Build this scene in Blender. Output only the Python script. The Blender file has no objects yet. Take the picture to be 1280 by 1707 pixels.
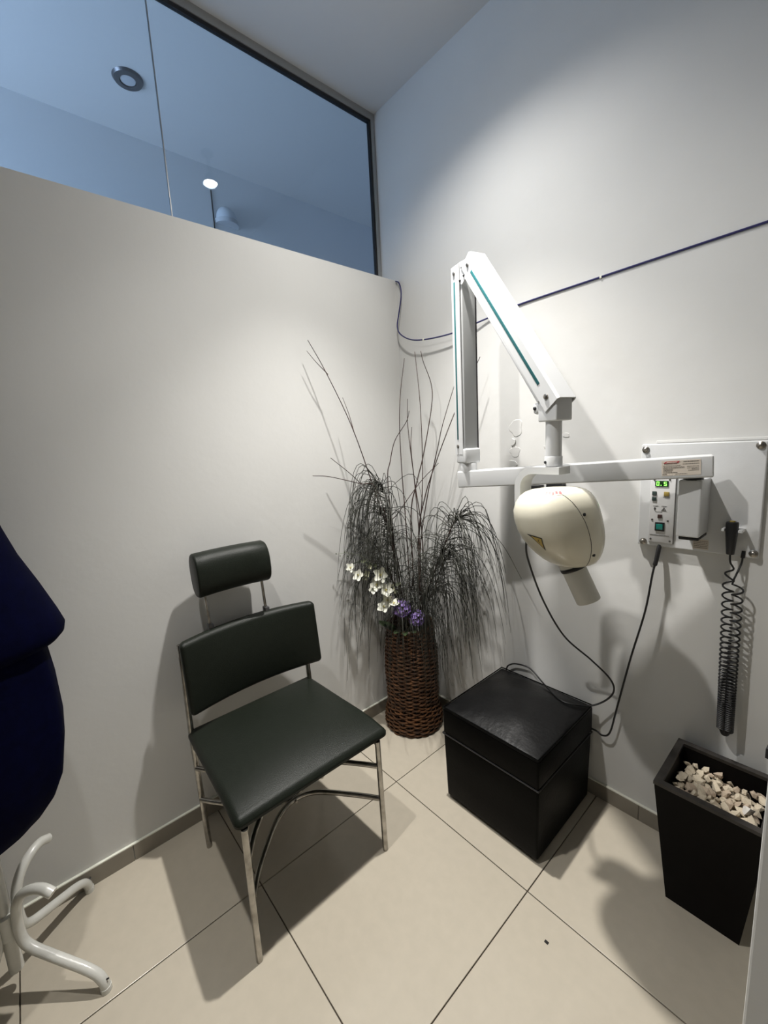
import bpy, bmesh, math, random
from mathutils import Vector, Matrix
sin, cos, pi = math.sin, math.cos, math.pi
random.seed(7)
scn = bpy.context.scene
COL = scn.collection

# ------------------------------------------------------------------ camera
CAM = Vector((1.5859, -1.5238, 1.4012))
yaw, pitch, roll = 2.4308, -0.1597, -0.0545
fw = Vector((cos(yaw) * cos(pitch), sin(yaw) * cos(pitch), sin(pitch)))
rt = Vector((sin(yaw), -cos(yaw), 0)); up = rt.cross(fw)
r2 = rt * cos(roll) + up * sin(roll); u2 = up * cos(roll) - rt * sin(roll)
cd = bpy.data.cameras.new('camera'); cam = bpy.data.objects.new('camera', cd); COL.objects.link(cam)
cd.sensor_fit = 'HORIZONTAL'; cd.sensor_width = 36; cd.lens = 36 * 694.53 / 1280
cd.clip_start = .02
cam.matrix_world = Matrix(((r2.x, u2.x, -fw.x, CAM.x), (r2.y, u2.y, -fw.y, CAM.y), (r2.z, u2.z, -fw.z, CAM.z), (0, 0, 0, 1)))
scn.camera = cam

# ------------------------------------------------------------------ world, lights, exposure
w = bpy.data.worlds.new('world'); scn.world = w; w.use_nodes = True
w.node_tree.nodes['Background'].inputs[0].default_value = (.55, .7, 1, 1)
w.node_tree.nodes['Background'].inputs[1].default_value = .25
scn.view_settings.view_transform = 'Standard'; scn.view_settings.look = 'None'
scn.view_settings.exposure = .18; scn.view_settings.gamma = 1; scn.view_settings.use_curve_mapping = False

def spot(name, loc, target, energy, color, size, blend, rad):
    l = bpy.data.lights.new(name, 'SPOT'); l.energy = energy; l.color = color
    l.spot_size = math.radians(size); l.spot_blend = blend; l.shadow_soft_size = rad
    o = bpy.data.objects.new(name, l); COL.objects.link(o); o.location = loc
    o.rotation_euler = (Vector(target) - Vector(loc)).to_track_quat('-Z', 'Y').to_euler(); return o
LB = Vector((.60, -.54, 2.80)); LA = Vector((.64, -1.43, 2.84))
WARM = (1, .968, .92)
spot('spot_light', LB, (.74, -.66, 0), 166, WARM, 80, 1, .028)        # reflector beam
spot('spot_light', LB, (.74, -.66, 0), 48, WARM, 150, 1, .028)        # wide spill of the same lamp
spot('spot_light', LA, (1.15, -.55, .3), 84, WARM, 100, 1, .028)
# daylight falling through the corridor's end window
al = bpy.data.lights.new('daylight', 'AREA'); al.shape = 'RECTANGLE'; al.size = .7; al.size_y = 1.6
al.energy = 62; al.color = (.66, .79, 1)
ao = bpy.data.objects.new('daylight', al); COL.objects.link(ao); ao.location = (-.53, -3.24, 1.75)
ao.rotation_euler = (math.radians(90), 0, 0)

# ------------------------------------------------------------------ materials
M = {}
def mat(name, col, rough=.5, metal=0, var=0, scale=20, bump=0, bscale=60, spec=.5, emit=None, estr=0, coat=0, col2=None, stretch=None, sheen=0):
    m = bpy.data.materials.new(name); m.use_nodes = True; nt = m.node_tree; b = nt.nodes['Principled BSDF']
    b.inputs['Base Color'].default_value = (*col, 1); b.inputs['Roughness'].default_value = rough
    b.inputs['Metallic'].default_value = metal; b.inputs['Specular IOR Level'].default_value = spec
    b.inputs['Coat Weight'].default_value = coat; b.inputs['Sheen Weight'].default_value = sheen
    if emit: b.inputs['Emission Color'].default_value = (*emit, 1); b.inputs['Emission Strength'].default_value = estr
    tc = nt.nodes.new('ShaderNodeTexCoord'); src = tc.outputs['Object']
    if stretch:
        mp = nt.nodes.new('ShaderNodeMapping'); mp.inputs['Scale'].default_value = stretch
        nt.links.new(src, mp.inputs[0]); src = mp.outputs[0]
    if var or col2:
        n = nt.nodes.new('ShaderNodeTexNoise'); n.inputs['Scale'].default_value = scale; n.inputs['Detail'].default_value = 5
        nt.links.new(src, n.inputs['Vector'])
        r = nt.nodes.new('ShaderNodeValToRGB'); r.color_ramp.elements[0].position = .3; r.color_ramp.elements[1].position = .7
        c2 = col2 or tuple(min(1, c * (1 + var)) for c in col)
        c1 = col if col2 else tuple(c * (1 - var) for c in col)
        r.color_ramp.elements[0].color = (*c1, 1); r.color_ramp.elements[1].color = (*c2, 1)
        nt.links.new(n.outputs['Fac'], r.inputs[0]); nt.links.new(r.outputs[0], b.inputs['Base Color'])
    if bump:
        n2 = nt.nodes.new('ShaderNodeTexNoise'); n2.inputs['Scale'].default_value = bscale; n2.inputs['Detail'].default_value = 4
        nt.links.new(src, n2.inputs['Vector'])
        bp = nt.nodes.new('ShaderNodeBump'); bp.inputs['Strength'].default_value = bump; bp.inputs['Distance'].default_value = .004
        nt.links.new(n2.outputs['Fac'], bp.inputs['Height']); nt.links.new(bp.outputs[0], b.inputs['Normal'])
    M[name] = m; return m
mat('wall', (.66, .66, .645), .75, var=.015, scale=3, bump=.12, bscale=35)
mat('wall_old', (.66, .66, .645), .7, var=.02, scale=4, bump=.3, bscale=14)
mat('wall_low_bounce', (.36, .34, .30), .8, bump=.05)  # unseen walls: colour kept dark so less light bounces into the room
mat('ceiling', (.62, .62, .62), .9, bump=.05)
mat('corridor', (.78, .79, .80), .9, bump=.05)
mat('tile', (.50, .452, .368), .22, var=.025, scale=30, spec=.45)
mat('grout', (.12, .10, .08), .9)
mat('skirt', (.25, .225, .185), .35, var=.04, scale=30)
mat('alu', (.42, .42, .41), .4, metal=.6)
mat('gasket', (.012, .012, .014), .5)
mat('vinyl', (.0098, .0125, .0090), .40, var=.08, scale=60, bump=.25, bscale=350, spec=.22)
mat('leather', (.0016, .0016, .0017), .45, bump=.12, bscale=90, spec=.06)
mat('leather_top', (.003, .003, .0033), .36, bump=.22, bscale=70, spec=.32)
mat('steel', (.55, .53, .50), .25, metal=1, col2=(.26, .245, .22), scale=30, bump=.05)
mat('wicker', (.026, .011, .005), .45, col2=(.13, .056, .021), scale=28, bump=.3, bscale=160)
mat('wicker_dark', (.03, .013, .006), .6, var=.3)
mat('twig', (.020, .011, .009), .7, col2=(.055, .025, .018), scale=12)
mat('grass', (.011, .012, .009), .6, col2=(.035, .036, .026), scale=9)
mat('petal', (.80, .80, .70), .6, var=.05)
mat('petal_core', (.45, .40, .14), .6)
mat('bud', (.50, .50, .33), .6)
mat('purple', (.20, .12, .42), .6, col2=(.38, .27, .62), scale=55)
mat('leaf', (.018, .035, .012), .5, col2=(.05, .075, .03), scale=30)
mat('sage', (.16, .18, .11), .6, var=.2)
mat('enamel', (.62, .63, .635), .32, spec=.5, bump=.03, bscale=300)
mat('enamel_grey', (.40, .41, .41), .4)
mat('plate', (.62, .63, .635), .42, var=.015, scale=40, bump=.06, bscale=350)
mat('strip_face', (.60, .60, .60), .35)
mat('cream', (.74, .705, .575), .25, coat=.3)
mat('tube', (.60, .59, .53), .35)
mat('black', (.008, .008, .009), .4)
mat('rubber', (.010, .010, .011), .5)
mat('teal', (.018, .13, .14), .4)
mat('red', (.42, .05, .06), .5)
mat('pinkred', (.62, .20, .20), .5)
mat('ink', (.05, .045, .04), .6)
mat('paper', (.62, .555, .48), .5)
mat('yellow', (.50, .36, .08), .5)
mat('mustard', (.30, .22, .05), .5)
mat('dkgreen', (.03, .05, .045), .4)
mat('brownbtn', (.04, .02, .018), .4)
mat('display', (.005, .03, .005), .3)
mat('digit', (.1, .8, .1), .5, emit=(.30, 1, .12), estr=2.2)
mat('lit_switch', (.01, .16, .13), .25, emit=(.05, .55, .45), estr=.06)
mat('bolt', (.33, .31, .28), .3, metal=1, var=.3, scale=80)
mat('planter', (.0028, .0023, .0023), .5, var=.25, scale=14, spec=.08)
mat('planter_rim', (.022, .019, .017), .5, var=.5, scale=35)
mat('soil', (.02, .015, .012), .9)
mat('stone', (.50, .42, .31), .85, col2=(.70, .62, .48), scale=14, bump=.5, bscale=45)
mat('stone_b', (.36, .28, .21), .85, col2=(.55, .45, .34), scale=18, bump=.5, bscale=45)
mat('stone_w', (.72, .69, .64), .85, bump=.5, bscale=45)
mat('navy', (.0004, .0009, .0125), .8, var=.2, scale=40, bump=.2, bscale=500, spec=.05)
mat('navy_dark', (.0008, .001, .004), .8, spec=.2)
mat('white_paint', (.66, .66, .62), .25, var=.03, scale=60, bump=.08, bscale=150, coat=.3)
mat('blue_cable', (.022, .022, .11), .45)
mat('door', (.68, .68, .66), .4, bump=.04, bscale=200)
mat('lamp_metal', (.13, .13, .135), .35, metal=.7)
mat('lamp_off', (.50, .52, .55), .4)
mat('lamp_face', (1, 1, 1), .4, emit=(1, .97, .9), estr=45)
mat('dome', (.62, .66, .70), .5)
mat('fleck', (.01, .01, .01), .8)

def glass_mat():
    m = bpy.data.materials.new('clerestory_glass'); m.use_nodes = True; nt = m.node_tree
    for n in list(nt.nodes): nt.nodes.remove(n)
    out = nt.nodes.new('ShaderNodeOutputMaterial'); mx = nt.nodes.new('ShaderNodeMixShader')
    t = nt.nodes.new('ShaderNodeBsdfTransparent'); g = nt.nodes.new('ShaderNodeBsdfGlossy')
    t.inputs[0].default_value = (.78, .86, .93, 1); g.inputs['Roughness'].default_value = .0
    lw = nt.nodes.new('ShaderNodeLayerWeight'); lw.inputs[0].default_value = .5
    pw = nt.nodes.new('ShaderNodeMath'); pw.operation = 'POWER'; pw.inputs[1].default_value = 5
    ma = nt.nodes.new('ShaderNodeMath'); ma.operation = 'MULTIPLY_ADD'; ma.inputs[1].default_value = .9; ma.inputs[2].default_value = .05
    nt.links.new(lw.outputs['Facing'], pw.inputs[0]); nt.links.new(pw.outputs[0], ma.inputs[0])
    nt.links.new(ma.outputs[0], mx.inputs[0]); nt.links.new(t.outputs[0], mx.inputs[1]); nt.links.new(g.outputs[0], mx.inputs[2])
    nt.links.new(mx.outputs[0], out.inputs[0]); M['glass'] = m
glass_mat()

# ------------------------------------------------------------------ builders
ORG = {}
def V(*a): return Vector(a)
class MB:
    def __init__(s): s.v = []; s.f = []
    def add(s, vs, fs):
        o = len(s.v); s.v += [Vector(x) for x in vs]; s.f += [tuple(i + o for i in f) for f in fs]; return s
    def box(s, lo, hi, R=None, c=None):
        x0, y0, z0 = lo; x1, y1, z1 = hi
        vs = [V(x, y, z) for z in (z0, z1) for y in (y0, y1) for x in (x0, x1)]
        if R is not None: vs = [c + R @ q for q in vs]
        return s.add(vs, [(0, 2, 3, 1), (4, 5, 7, 6), (0, 1, 5, 4), (2, 6, 7, 3), (0, 4, 6, 2), (1, 3, 7, 5)])
    def tube(s, pts, r, n=8, caps=True, flat=None):
        pts = [Vector(q) for q in pts]; rs = r if isinstance(r, (list, tuple)) else [r] * len(pts)
        k = len(pts); T = []
        for i in range(k):
            d = pts[min(i + 1, k - 1)] - pts[max(i - 1, 0)]
            T.append(d.normalized() if d.length > 1e-9 else V(0, 0, 1))
        a = T[0].orthogonal().normalized(); vs = []
        for i in range(k):
            a = (a - T[i] * a.dot(T[i])); a = a.normalized() if a.length > 1e-6 else T[i].orthogonal().normalized()
            b = T[i].cross(a)
            for j in range(n):
                t = 2 * pi * j / n; vs.append(pts[i] + (a * cos(t) + b * sin(t)) * rs[i])
        fs = [(i * n + j, i * n + (j + 1) % n, (i + 1) * n + (j + 1) % n, (i + 1) * n + j) for i in range(k - 1) for j in range(n)]
        if caps: fs += [tuple(range(n - 1, -1, -1)), tuple((k - 1) * n + j for j in range(n))]
        return s.add(vs, fs)
    def lathe(s, prof, c=V(0, 0, 0), n=32, R=None, cap=True):
        vs = []; k = len(prof)
        for (r, z) in prof:
            for j in range(n):
                q = V(r * cos(2 * pi * j / n), r * sin(2 * pi * j / n), z); vs.append(c + (R @ q if R is not None else q))
        fs = [(i * n + j, i * n + (j + 1) % n, (i + 1) * n + (j + 1) % n, (i + 1) * n + j) for i in range(k - 1) for j in range(n)]
        if cap: fs += [tuple(range(n - 1, -1, -1)), tuple((k - 1) * n + j for j in range(n))]
        return s.add(vs, fs)
    def prism(s, poly, d0, d1, fn):           # poly in 2D, fn(a,b,d)->world
        n = len(poly); vs = [fn(a, b, d0) for a, b in poly] + [fn(a, b, d1) for a, b in poly]
        return s.add(vs, [tuple(range(n - 1, -1, -1)), tuple(range(n, 2 * n))] + [(i, (i + 1) % n, n + (i + 1) % n, n + i) for i in range(n)])
def rbox(lo, hi, r, k=4, fn=None, seg=3):
    """rounded box with gridded faces so that fn can deform it; one mesh"""
    c = [(a + b) / 2 for a, b in zip(lo, hi)]; h = [(b - a) / 2 for a, b in zip(lo, hi)]
    def axis(hh):
        rr = min(r, hh * .98); e = [hh - rr * (1 - math.tan(pi / 4 * i / seg)) for i in range(seg, 0, -1)]
        inner = [(-1 + 2 * i / k) * (hh - rr) for i in range(k + 1)]
        return [-x for x in e] + inner + e[::-1]
    ax = [axis(x) for x in h]; mb = MB(); idx = {}
    def vid(i, j, l):
        key = (i, j, l)
        if key not in idx:
            p = V(ax[0][i], ax[1][j], ax[2][l])
            inn = V(*[max(-(h[m] - min(r, h[m] * .98)), min(h[m] - min(r, h[m] * .98), p[m])) for m in range(3)]); d = p - inn
            if d.length > 1e-9: p = inn + d.normalized() * min(r, min(h) * .98)
            p = p + V(*c)
            if fn: p = fn(p, V(*[(p[m] - c[m]) / h[m] for m in range(3)]))
            idx[key] = len(mb.v); mb.v.append(p)
        return idx[key]
    n = [len(a) - 1 for a in ax]
    for a in range(3):
        b, d = (a + 1) % 3, (a + 2) % 3
        for side in (0, n[a]):
            for i in range(n[b]):
                for j in range(n[d]):
                    q = []
                    for (bi, dj) in ((i, j), (i + 1, j), (i + 1, j + 1), (i, j + 1)):
                        t = [0, 0, 0]; t[a] = side; t[b] = bi; t[d] = dj; q.append(vid(*t))
                    mb.f.append(tuple(q if side else q[::-1]))
    return mb
def spline(pts, n=8):
    pts = [Vector(p) for p in pts]; P = [pts[0] * 2 - pts[1]] + pts + [pts[-1] * 2 - pts[-2]]; out = []
    for i in range(1, len(P) - 2):
        for j in range(n):
            t = j / n; a, b, c, d = P[i - 1], P[i], P[i + 1], P[i + 2]
            out.append(.5 * ((2 * b) + (c - a) * t + (2 * a - 5 * b + 4 * c - d) * t * t + (3 * b - a - 3 * c + d) * t ** 3))
    out.append(pts[-1]); return out
def tag(o, label=None, cat=None, group=None, kind=None):
    if label: o['label'] = label
    if cat: o['category'] = cat
    if group: o['group'] = group
    if kind: o['kind'] = kind
    return o
def thing(name, loc, label, cat, group=None):
    o = bpy.data.objects.new(name, None); COL.objects.link(o); o.location = loc; o.empty_display_size = .05
    ORG[o] = Vector(loc); return tag(o, label, cat, group)
def obj(name, mb, m, parent=None, smooth=True, org=None, angle=40):
    """link a builder's shapes (world coordinates) as one mesh object"""
    o_ = ORG[parent] if parent else (Vector(org) if org is not None else V(0, 0, 0))
    me = bpy.data.meshes.new(name); me.from_pydata([tuple(v - o_) for v in mb.v], [], mb.f); me.update()
    bm = bmesh.new(); bm.from_mesh(me); bmesh.ops.recalc_face_normals(bm, faces=bm.faces); bm.to_mesh(me); bm.free()
    me.materials.append(M[m] if isinstance(m, str) else m)
    if smooth:
        me.polygons.foreach_set('use_smooth', [True] * len(me.polygons)); me.set_sharp_from_angle(angle=math.radians(angle))
    o = bpy.data.objects.new(name, me); COL.objects.link(o)
    if parent: o.parent = parent
    else: o.location = o_
    ORG[o] = o_; return o
def struct(name, mb, m, parent=None, label=None, cat=None, smooth=False):
    o = obj(name, mb, m, parent, smooth)
    if not parent: tag(o, label, cat, kind='structure')
    return o
def B(lo, hi): return MB().box(lo, hi)
def basis(x, z):      # columns x, y, z
    x = x.normalized(); z = (z - x * z.dot(x)).normalized(); y = z.cross(x)
    return Matrix((x, y, z)).transposed()

# ------------------------------------------------------------------ room shell
HC = 2.963; HL = 2.19; XR = 2.4; YB = -2.6
fl = struct('floor', B((-.92, -3.2, -.06), (XR, 1.6, -.006)), 'grout', label='cream square tiled floor with thin dark joints', cat='floor')
TX, TY, T, G = .4032, -.5189, .603, .0016
def tile_axis(t0, lo, hi):
    e = [lo]; k = math.floor((lo - t0) / T) + 1
    while t0 + k * T < hi: e.append(t0 + k * T); k += 1
    return e + [hi]
xe = tile_axis(TX, .0, XR); ye = tile_axis(TY, YB, 0.)
for i in range(len(xe) - 1):
    for j in range(len(ye) - 1):
        a, b, c, d = xe[i] + G, xe[i + 1] - G, ye[j] + G, ye[j + 1] - G
        if b - a > .01 and d - c > .01:
            t = obj('tile', rbox((a, c, -.006), (b, d, random.uniform(-.0002, .0002)), .0012, 1, seg=1), 'tile', fl, smooth=False)
struct('floor_corridor', B((-.92, -3.2, -.006), (-.14, 1.6, 0)), 'tile', label='corridor floor beyond the partition wall', cat='floor')
struct('ceiling', B((-.92, -3.2, HC), (XR, 1.6, HC + .1)), 'ceiling', label='plain white ceiling above the partition glass', cat='ceiling')
struct('wall_left', B((-.14, -3.2, 0), (0, 0, HL)), 'wall', label='white partition wall behind the green chair', cat='wall')
wr = struct('wall_right', B((-.14, 0, 0), (XR, .12, HC)), 'wall_old', label='white plaster wall carrying the dental x-ray unit', cat='wall')
struct('wall_back', B((0, YB - .1, 0), (XR, YB, HC)), 'wall_low_bounce', label='unseen wall behind the viewer, darkened to cut bounce light', cat='wall')
struct('wall_side', B((XR, YB - .1, 0), (XR + .1, .12, HC)), 'wall_low_bounce', label='side wall out of view on the right, darkened to cut bounce light', cat='wall')
struct('wall_corridor', B((-1.02, -3.3, 0), (-.92, 1.7, HC)), 'corridor', label='far corridor wall seen through the partition glass', cat='wall')
struct('wall_corridor_end', B((-.92, 1.6, 0), (-.14, 1.7, HC)), 'corridor', label='dim end wall of the corridor', cat='wall')
# end wall with the window that lets the daylight into the corridor
e = MB().box((-.92, -3.3, 0), (-.14, -3.2, .9)).box((-.92, -3.3, 2.6), (-.14, -3.2, HC)).box((-.92, -3.3, .9), (-.88, -3.2, 2.6)).box((-.18, -3.3, .9), (-.14, -3.2, 2.6))
struct('wall_corridor_window', e, 'corridor', label='corridor end wall around the daylight window', cat='wall')

# skirting: tiles of 60 cm
bl = struct('baseboard_left', B((0, YB, 0), (.004, 0, .056)), 'wall', label='grey-beige tiled baseboard along the partition wall', cat='baseboard')
for a, b in ((-2.6, -2.015), (-2.015, -1.413), (-1.413, -.81), (-.81, -.207), (-.207, -.011)):
    obj('baseboard_tile', B((.0, a + .0012, .0), (.010, b - .0012, .060)), 'skirt', bl, False)
br = struct('baseboard_right', B((.0, -.004, 0), (XR, 0, .056)), 'wall', label='grey-beige tiled baseboard under the x-ray unit', cat='baseboard')
for a, b in ((.0105, .55), (.55, 1.153), (1.153, 1.756), (1.756, 2.399)):
    obj('baseboard_tile', B((a + .0012, -.010, .0), (b - .0012, .0, .060)), 'skirt', br, False)

obj('caulk', B((0, YB, .060), (.009, 0, .0635)), 'petal', bl, False); obj('caulk', B((0, -.009, .060), (XR, 0, .0635)), 'petal', br, False)

# clerestory window over the partition
GX = -.112
wn = struct('window_1', B((GX - .012, -3.2, HC - .030), (GX + .012, -.001, HC)), 'alu', label='frameless two-pane glass strip above the partition wall', cat='window')
obj('frame_jamb', B((GX - .012, -.022, HL), (GX + .012, -.001, HC - .030)), 'alu', wn, False)
obj('gasket', B((GX - .006, -3.2, HC - .044), (GX + .008, -.022, HC - .030)), 'gasket', wn, False)
obj('gasket', B((GX - .006, -.034, HL), (GX + .008, -.022, HC - .044)), 'gasket', wn, False)
obj('pane', B((GX - .004, -.9805, HL), (GX + .004, -.034, HC - .044)), 'glass', wn, False)
obj('pane', B((GX - .004, -3.2, HL), (GX + .004, -.9835, HC - .044)), 'glass', wn, False)
obj('pane_joint', B((GX - .0042, -.9835, HL), (GX + .0042, -.9805, HC - .044)), 'alu', wn, False)
# corridor end window
w2 = struct('window_2', MB().box((-.88, -3.27, .9), (-.84, -3.23, 2.6)).box((-.22, -3.27, .9), (-.18, -3.23, 2.6)).box((-.84, -3.27, .9), (-.22, -3.23, .94)).box((-.84, -3.27, 2.56), (-.22, -3.23, 2.6)), 'alu', label='aluminium window at the end of the corridor', cat='window')
# door leaf standing open at the right edge
dr = MB(); dxy = V(1.5480, -.91, 0); du = V(cos(math.radians(-4)), sin(math.radians(-4)), 0); dv = V(-du.y, du.x, 0)
DR = basis(du, V(0, 0, 1))
d = struct('door_1', rbox((0, -.04, .008), (.78, 0, 2.06), .003, 1, lambda p, q: dxy + DR @ p, 1), 'door', label='white open door leaf at the right edge', cat='door')
obj('latch', MB().box((-.0006, -.03, .985), (.001, -.012, 1.065), DR, dxy).box((-.006, -.026, 1.028), (-.0006, -.014, 1.040), DR, dxy), 'gasket', d, False)
# old plaster repairs on the right wall
def blob(cx, cz, rx, rz, h, seed, n=20):
    rnd = random.Random(seed); ph = [rnd.uniform(0, 6) for _ in range(4)]; mb = MB(); vs = []
    for k, (s, y) in enumerate(((1, .001), (.92, -h), (.8, -h))):
        for j in range(n):
            t = 2 * pi * j / n; r = 1 + .12 * sin(3 * t + ph[0]) + .08 * sin(5 * t + ph[1])
            vs.append(V(cx + rx * s * r * cos(t), y, cz + rz * s * r * sin(t)))
    fs = [(i * n + j, i * n + (j + 1) % n, (i + 1) * n + (j + 1) % n, (i + 1) * n + j) for i in range(2) for j in range(n)]
    return mb.add(vs, fs + [tuple(range(2 * n, 3 * n))])
for k, (cx, cz, rx, rz, h) in enumerate(((.655, 1.44, .030, .035, .0015), (.642, 1.385, .012, .014, .004), (.65, 1.345, .024, .022, .0012), (.64, 1.295, .020, .016, .003), (.80, 1.36, .03, .006, .0015), (.86, 1.40, .012, .008, .0015))):
    obj('plaster_patch', blob(cx, cz, rx, rz, h, k), 'wall_old', wr)
obj('plaster_patch', rbox((1.15, -.0015, 1.360), (1.425, .001, 1.368), .001, 1), 'wall_old', wr)

# ------------------------------------------------------------------ ceiling lamps
def spot_fixture(L, tgt, label):
    t = thing('ceiling_spotlight', (L.x, L.y, HC), label, 'spotlight', 'ceiling spotlights of the room')
    d = (Vector(tgt) - L).normalized(); R = basis(d.orthogonal(), d)
    obj('mount', MB().lathe([(.03, HC - .012), (.032, HC - .001)], V(L.x, L.y, 0), 24), 'lamp_metal', t)
    obj('stem', MB().tube([V(L.x - .012, L.y, HC - .01), L - d * .045 + V(-.016, 0, 0)], .004).tube([V(L.x + .012, L.y, HC - .01), L - d * .045 + V(.016, 0, 0)], .004), 'lamp_metal', t)
    obj('housing', MB().lathe([(.012, -.065), (.022, -.05), (.032, -.025), (.034, -.018)], L, 24, R), 'lamp_metal', t)
    obj('lens', MB().lathe([(.0335, -.0165), (.030, -.013), (.001, -.012)], L, 24, R), 'lamp_face', t)
spot_fixture(LB, (.74, -.66, 0), 'lit ceiling spotlight reflected in the partition glass')
spot_fixture(LA, (1.15, -.55, .3), 'lit ceiling spotlight above the viewer')
t = thing('recessed_downlight', (-.568, -.946, HC), 'unlit round recessed downlight in the ceiling beyond the glass', 'downlight')
obj('trim_ring', MB().lathe([(.030, HC - .001), (.032, HC - .012), (.052, HC - .010), (.058, HC - .001)], V(-.568, -.946, 0), 40, cap=False), 'lamp_metal', t)
obj('lamp', MB().lathe([(.0297, HC - .0005), (.028, HC - .008), (.020, HC - .009), (.001, HC - .0095)], V(-.568, -.946, 0), 32), 'lamp_off', t)
t = thing('wall_light', (-.92, -.43, 2.70), 'dim half-dome wall light beyond the glass', 'wall light')
mb = MB(); n = 20; vs = []
for i in range(7):
    a = pi / 2 * i / 6
    for j in range(n + 1):
        b = pi * j / n; vs.append(V(-.92 + .06 * cos(a) * sin(b), -.43 + .06 * cos(a) * cos(b), 2.70 + .075 * sin(a)))
mb.add(vs, [(i * (n + 1) + j, i * (n + 1) + j + 1, (i + 1) * (n + 1) + j + 1, (i + 1) * (n + 1) + j) for i in range(6) for j in range(n)] + [tuple(range(n + 1))])
obj('shade', mb, 'dome', t)
mb = MB(); vs = []
for z in (2.676, 2.699):
    for j in range(n + 1): vs.append(V(-.92 + .066 * sin(pi * j / n), -.43 + .066 * cos(pi * j / n), z))
mb.add(vs, [(j, j + 1, n + 2 + j, n + 1 + j) for j in range(n)] + [tuple(range(n + 1)), tuple(range(n + 1, 2 * n + 2))])
obj('rim', mb, 'lamp_off', t)
tag(obj('electric_cord', MB().tube([(-.917, -.502, 2.84), (-.917, -.503, 2.6), (-.917, -.504, 1.3)], .0035, 6), 'gasket', org=(-.917, -.502, 1.3)), 'thin dark cord running down the far wall beyond the glass', 'cord')

# ------------------------------------------------------------------ chair
t = thing('dental_chair', (.36, -.97, 0), 'dark green vinyl chair with headrest on worn chrome legs', 'chair')
def seatfn(p, q):
    p = p.copy()
    if q.z > 0: p.z += .016 * (1 - q.x ** 2) * (1 - q.y ** 2) * q.z + .010 * q.z * max(0, q.x) * (1 - q.x) 
    p.y += .010 * q.y * q.x              # slightly wider in front
    if q.x > .5: p.z -= .012 * (q.x - .5) ** 2 * 4 * (1 if q.z > 0 else .3)
    return p
obj('seat', rbox((.105, -1.225, .415), (.592, -.712, .456), .020, 8, seatfn, 4), 'vinyl', t)
def backfn(p, q):
    p = p.copy(); p.x += .045 * q.y ** 2 + (.014 * (1 - q.y ** 2) * (1 - q.z ** 2) if q.x > 0 else 0) - .028 * (q.z + 1) * .5
    p.z += .004 * q.z * (1 - q.y ** 2); return p
bk = obj('backrest', rbox((.085, -1.205, .522), (.125, -.682, .778), .018, 8, backfn, 4), 'vinyl', t)
def headfn(p, q):
    p = p.copy(); p.x += .02 * (q.y ** 2) - .012 * q.z; return p
hx = V(.078, -.99, .988)
def roll_prof():
    out = []
    for k in range(28):
        a = 2 * pi * k / 28; ex = .040 + .012 * (cos(a) > 0)
        out.append((ex * (abs(cos(a)) ** .8) * (1 if cos(a) >= 0 else -1), .077 * (abs(sin(a)) ** .75) * (1 if sin(a) >= 0 else -1)))
    return out
pr = roll_prof(); mb = MB(); vs = []; ys = [-.133, -.131, -.126, -.06, 0, .06, .126, .131, .133]; sc = [.86, .95, 1, 1, 1, 1, 1, .95, .86]
for y_, s_ in zip(ys, sc):
    for (a, b) in pr: vs.append(hx + V(a * s_ + .9 * y_ * y_ - b * .08, y_, b * s_))
n = len(pr); mb.add(vs, [(i * n + j, i * n + (j + 1) % n, (i + 1) * n + (j + 1) % n, (i + 1) * n + j) for i in range(len(ys) - 1) for j in range(n)] + [tuple(range(n - 1, -1, -1)), tuple((len(ys) - 1) * n + j for j in range(n))])
hr = obj('headrest', mb, 'vinyl', t, angle=50)
for sgn in (-1, 1):
    y0 = -.975 + sgn * .108
    obj('headrest_rod', MB().tube([(.074, y0 + .004, .70), (.072, y0, .80), (.070, y0 - .006, .95)], .0055), 'steel', t)
    obj('clamp', rbox((.060, y0 - .008, .770), (.088, y0 + .010, .796), .003, 1, None, 1), 'lamp_metal', t)
LEG = .0095
def leg(a, b, top=None):
    mb = MB()
    pts = [a, b] + ([top] if top else [])
    mb.tube([Vector(q) for q in pts], LEG, 12); return mb
obj('leg', leg((.592, -1.216, 0), (.588, -1.212, .418)), 'steel', t)
obj('leg', leg((.594, -.748, 0), (.586, -.748, .418)), 'steel', t)
obj('leg', leg((.142, -1.201, 0), (.122, -1.204, .44), (.100, -1.197, .765)), 'steel', t)
obj('leg', leg((.160, -.733, 0), (.135, -.735, .44), (.110, -.732, .70)), 'steel', t)
for z_ in (.20, .325):
    for s_ in (1, -1):                           # bowed stretchers between the two front and the two rear legs
        x_l = .585 if s_ > 0 else .145; ax = .372 + .008 * s_
        P = [(x_l, -.752, z_), (x_l - s_ * .06, -.795, z_), (ax + s_ * .055, -.868, z_), (ax + s_ * .014, -.915, z_), (ax, -.968, z_), (ax + s_ * .014, -1.022, z_), (ax + s_ * .055, -1.078, z_), (x_l - s_ * .06, -1.165, z_), (x_l, -1.208, z_)]
        obj('stretcher', MB().tube(spline(P, 5), .0085, 10), 'steel', t)
    obj('bolt', MB().tube([(.355, -.968, z_), (.395, -.968, z_)], .005, 8), 'bolt', t)
for y_ in (-1.205, -.745):
    obj('side_rail', rbox((.14, y_ - .006, .398), (.585, y_ + .006, .415), .003, 1, None, 1), 'steel', t)

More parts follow.
